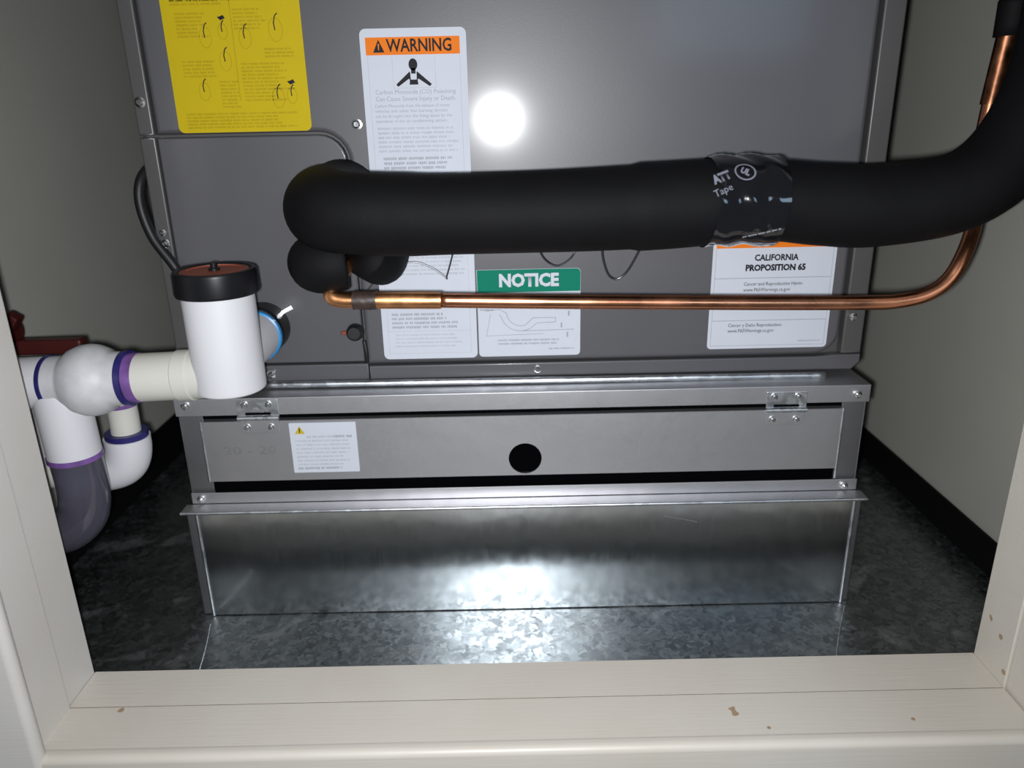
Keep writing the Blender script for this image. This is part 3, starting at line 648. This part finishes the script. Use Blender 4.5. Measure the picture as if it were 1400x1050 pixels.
# ================================================================== CONDENSATE DRAIN
YD = 0.485; TX = -0.1873
dr = thing('condensate_drain', 'white plastic drain pipe with black capped upright tube and clear purple trap', 'drain pipe', (TX, YD, 0.13))
soften(link('cleanout_tube', lathe([(0.0, 0.0), (0.0205, 0.0), (0.0222, 0.0012), (0.0226, 0.004), (0.0226, 0.072), (0.0, 0.072)], (TX, YD, 0.2130), (0, 0, 1), seg=56), M['pvc'], dr), 35)
soften(link('tube_cap', lathe([(0.0226, 0.0), (0.0255, 0.0002), (0.0262, 0.0018), (0.0260, 0.0140), (0.0250, 0.0158), (0.0228, 0.0160), (0.0220, 0.0152), (0.0218, 0.0140), (0.0, 0.0140)], (TX, YD, 0.2782), (0, 0, 1), seg=56), M['cap'], dr, label='black rubber cap'), 35)
soften(link('cap_disc', lathe([(0.0, 0.0), (0.0212, 0.0), (0.0212, 0.0012), (0.0170, 0.0016), (0.0168, 0.0010), (0.0, 0.0010)], (TX, YD, 0.2922), (0, 0, 1), seg=48), M['disc'], dr, label='red brown disc in the cap'), 35)
soften(link('cap_knob', lathe([(0.0036, 0.0), (0.0036, 0.0016), (0.0022, 0.0020), (0.0022, 0.0050), (0.0, 0.0054)], (TX, YD, 0.2930), (0, 0, 1), seg=16), M['cap'], dr), 35)
# outlet towards the cabinet
soften(link('outlet_fitting', lathe([(0.0165, -0.01), (0.0170, 0.0), (0.0178, 0.02), (0.0178, 0.038), (0.012, 0.040)], (-0.1870, 0.505, 0.2330), (0, 1, 0), seg=36), M['pvc'], dr), 40)
soften(link('glue_ring', lathe([(0.0172, 0.0), (0.0190, 0.0008), (0.0192, 0.0040), (0.0172, 0.0048)], (-0.1868, 0.5410, 0.2330), (0, 1, 0), seg=36), M['blue'], dr, label='bright blue ring of pipe glue'), 40)
soften(link('outlet_collar', lathe([(0.0180, 0.0), (0.0192, 0.002), (0.0192, 0.019), (0.0185, 0.0200)], (-0.1862, 0.5458, 0.2345), (0, 1, 0), seg=36), M['cap'], dr), 40)
# side branch
def xl(name, prof, m, z=0.2243, y=YD, tilt=0.0, label=None):
    soften(link(name, lathe(prof, (TX, y, z), (-1, 0, -tilt), seg=44), M[m], dr, label=label), 38)
xl('branch_pipe', [(0.0, 0.015), (0.0162, 0.015), (0.0162, 0.0235), (0.0172, 0.0242), (0.0172, 0.0330), (0.0162, 0.0338), (0.0162, 0.064), (0.0, 0.064)], 'pvct', tilt=0.03)
xl('primer_ring', [(0.0158, 0.0590), (0.0166, 0.0592), (0.0166, 0.0660), (0.0158, 0.0664)], 'purple', label='purple primer stain', tilt=0.03)
xl('primer_edge', [(0.0160, 0.0652), (0.0185, 0.0654), (0.0185, 0.0690), (0.0160, 0.0694)], 'navy', tilt=0.03)
xl('tee_fitting', [(0.0, 0.0685), (0.0178, 0.0685), (0.0182, 0.0760), (0.0205, 0.0790), (0.0232, 0.0850), (0.0242, 0.0900), (0.0238, 0.0960), (0.0215, 0.1025), (0.0185, 0.1060), (0.0172, 0.1090), (0.0172, 0.1180), (0.0, 0.118)], 'pvcg', tilt=0.03)
xl('primer_edge', [(0.0160, 0.1172), (0.0180, 0.1174), (0.0180, 0.1200), (0.0160, 0.1204)], 'navy', tilt=0.03)
xl('end_coupling', [(0.0160, 0.1200), (0.0174, 0.1202), (0.0174, 0.2180), (0.0, 0.2182)], 'pvc', tilt=0.03)
def down(name, pts, r, m, n=8, label=None, **k):
    o = link(name, tube(pts, r, seg=36, n=n, **k), M[m], dr, label=label); soften(o, 45)
down('down_pipe', [(-0.3030, YD, 0.2150), (-0.3024, YD, 0.1920), (-0.3020, YD, 0.1675)], 0.0172, 'pvc')
down('primer_edge', [(-0.3020, YD, 0.1690), (-0.3020, YD, 0.1655)], 0.0178, 'purple', n=1)
down('trap_bend', [(-0.3019, YD, 0.1660), (-0.3015, YD, 0.1400), (-0.3060, YD, 0.1220), (-0.3190, YD, 0.1105), (-0.3350, YD, 0.1085), (-0.3490, YD, 0.1170), (-0.3560, YD, 0.1330), (-0.3570, YD, 0.1660)], 0.0166, 'clear', label='clear purple tinted plastic trap bend')
down('riser_pipe', [(-0.3570, YD, 0.1655), (-0.3570, YD, 0.2060)], 0.0150, 'pvct', n=1)
YE = 0.527
down('rear_branch', [(-0.2835, YE-0.030, 0.2150), (-0.2855, YE-0.008, 0.2020), (-0.2862, YE, 0.1880), (-0.2866, YE, 0.1620)], 0.0104, 'pvct')
down('primer_edge', [(-0.2861, YE, 0.1905), (-0.2861, YE, 0.1875)], 0.0114, 'purple', n=1)
down('primer_edge', [(-0.2866, YE, 0.1670), (-0.2866, YE, 0.1622)], 0.0150, 'navy', n=1)
down('rear_elbow', [(-0.2868, YE, 0.1630), (-0.2875, YE, 0.1520), (-0.2920, YE, 0.1420), (-0.3030, YE, 0.1370), (-0.3250, YE, 0.1350)], 0.0162, 'pvc')
down('rear_pipe', [(-0.3240, YE, 0.1350), (-0.3600, YE, 0.1345), (-0.4080, YE, 0.1340)], 0.0120, 'pvct')
down('rear_riser', [(-0.3480, YE+0.004, 0.140), (-0.3440, YE+0.004, 0.2150)], 0.0120, 'pvcg', n=1)

rv = thing('valve_lever', 'dark red valve lever behind the white drain pipe beside the left jamb', 'valve', (-0.345, 0.535, 0.238))
soften(link('lever_arm', box(-0.3560, -0.3080, 0.5300, 0.5400, 0.2260, 0.2370, bev=0.002, seg=3), M['red'], rv), 40)
bm = bmesh.new(); add_box(bm, -0.0050, 0.0050, -0.005, 0.005, -0.011, 0.011, bev=0.002)
bmesh.ops.transform(bm, matrix=Matrix.Translation((-0.3600, 0.536, 0.2460)) @ Matrix.Rotation(R(35), 4, 'Y'), verts=bm.verts)
soften(link('lever_tip', bm, M['red'], rv), 40)
soften(link('valve_stem', lathe([(0.0, 0.0), (0.006, 0.0), (0.006, 0.010), (0.0045, 0.012), (0.0045, 0.050), (0.0, 0.050)], (-0.3750, 0.536, 0.242), (-1, 0, 0), seg=18), M['wrap'], rv), 40)
soften(link('valve_hub', lathe([(0.0, 0.0), (0.009, 0.0), (0.0095, 0.002), (0.0095, 0.019), (0.008, 0.021), (0.0, 0.021)], (-0.3560, 0.536, 0.242), (-1, 0, 0), seg=22), M['red'], rv), 40)

for o in C.objects:
    if o.name.split('.')[0] in ('fine_print', 'bold_print', 'ink_mark', 'line_drawing', 'border_line'): o['kind'] = 'stuff'
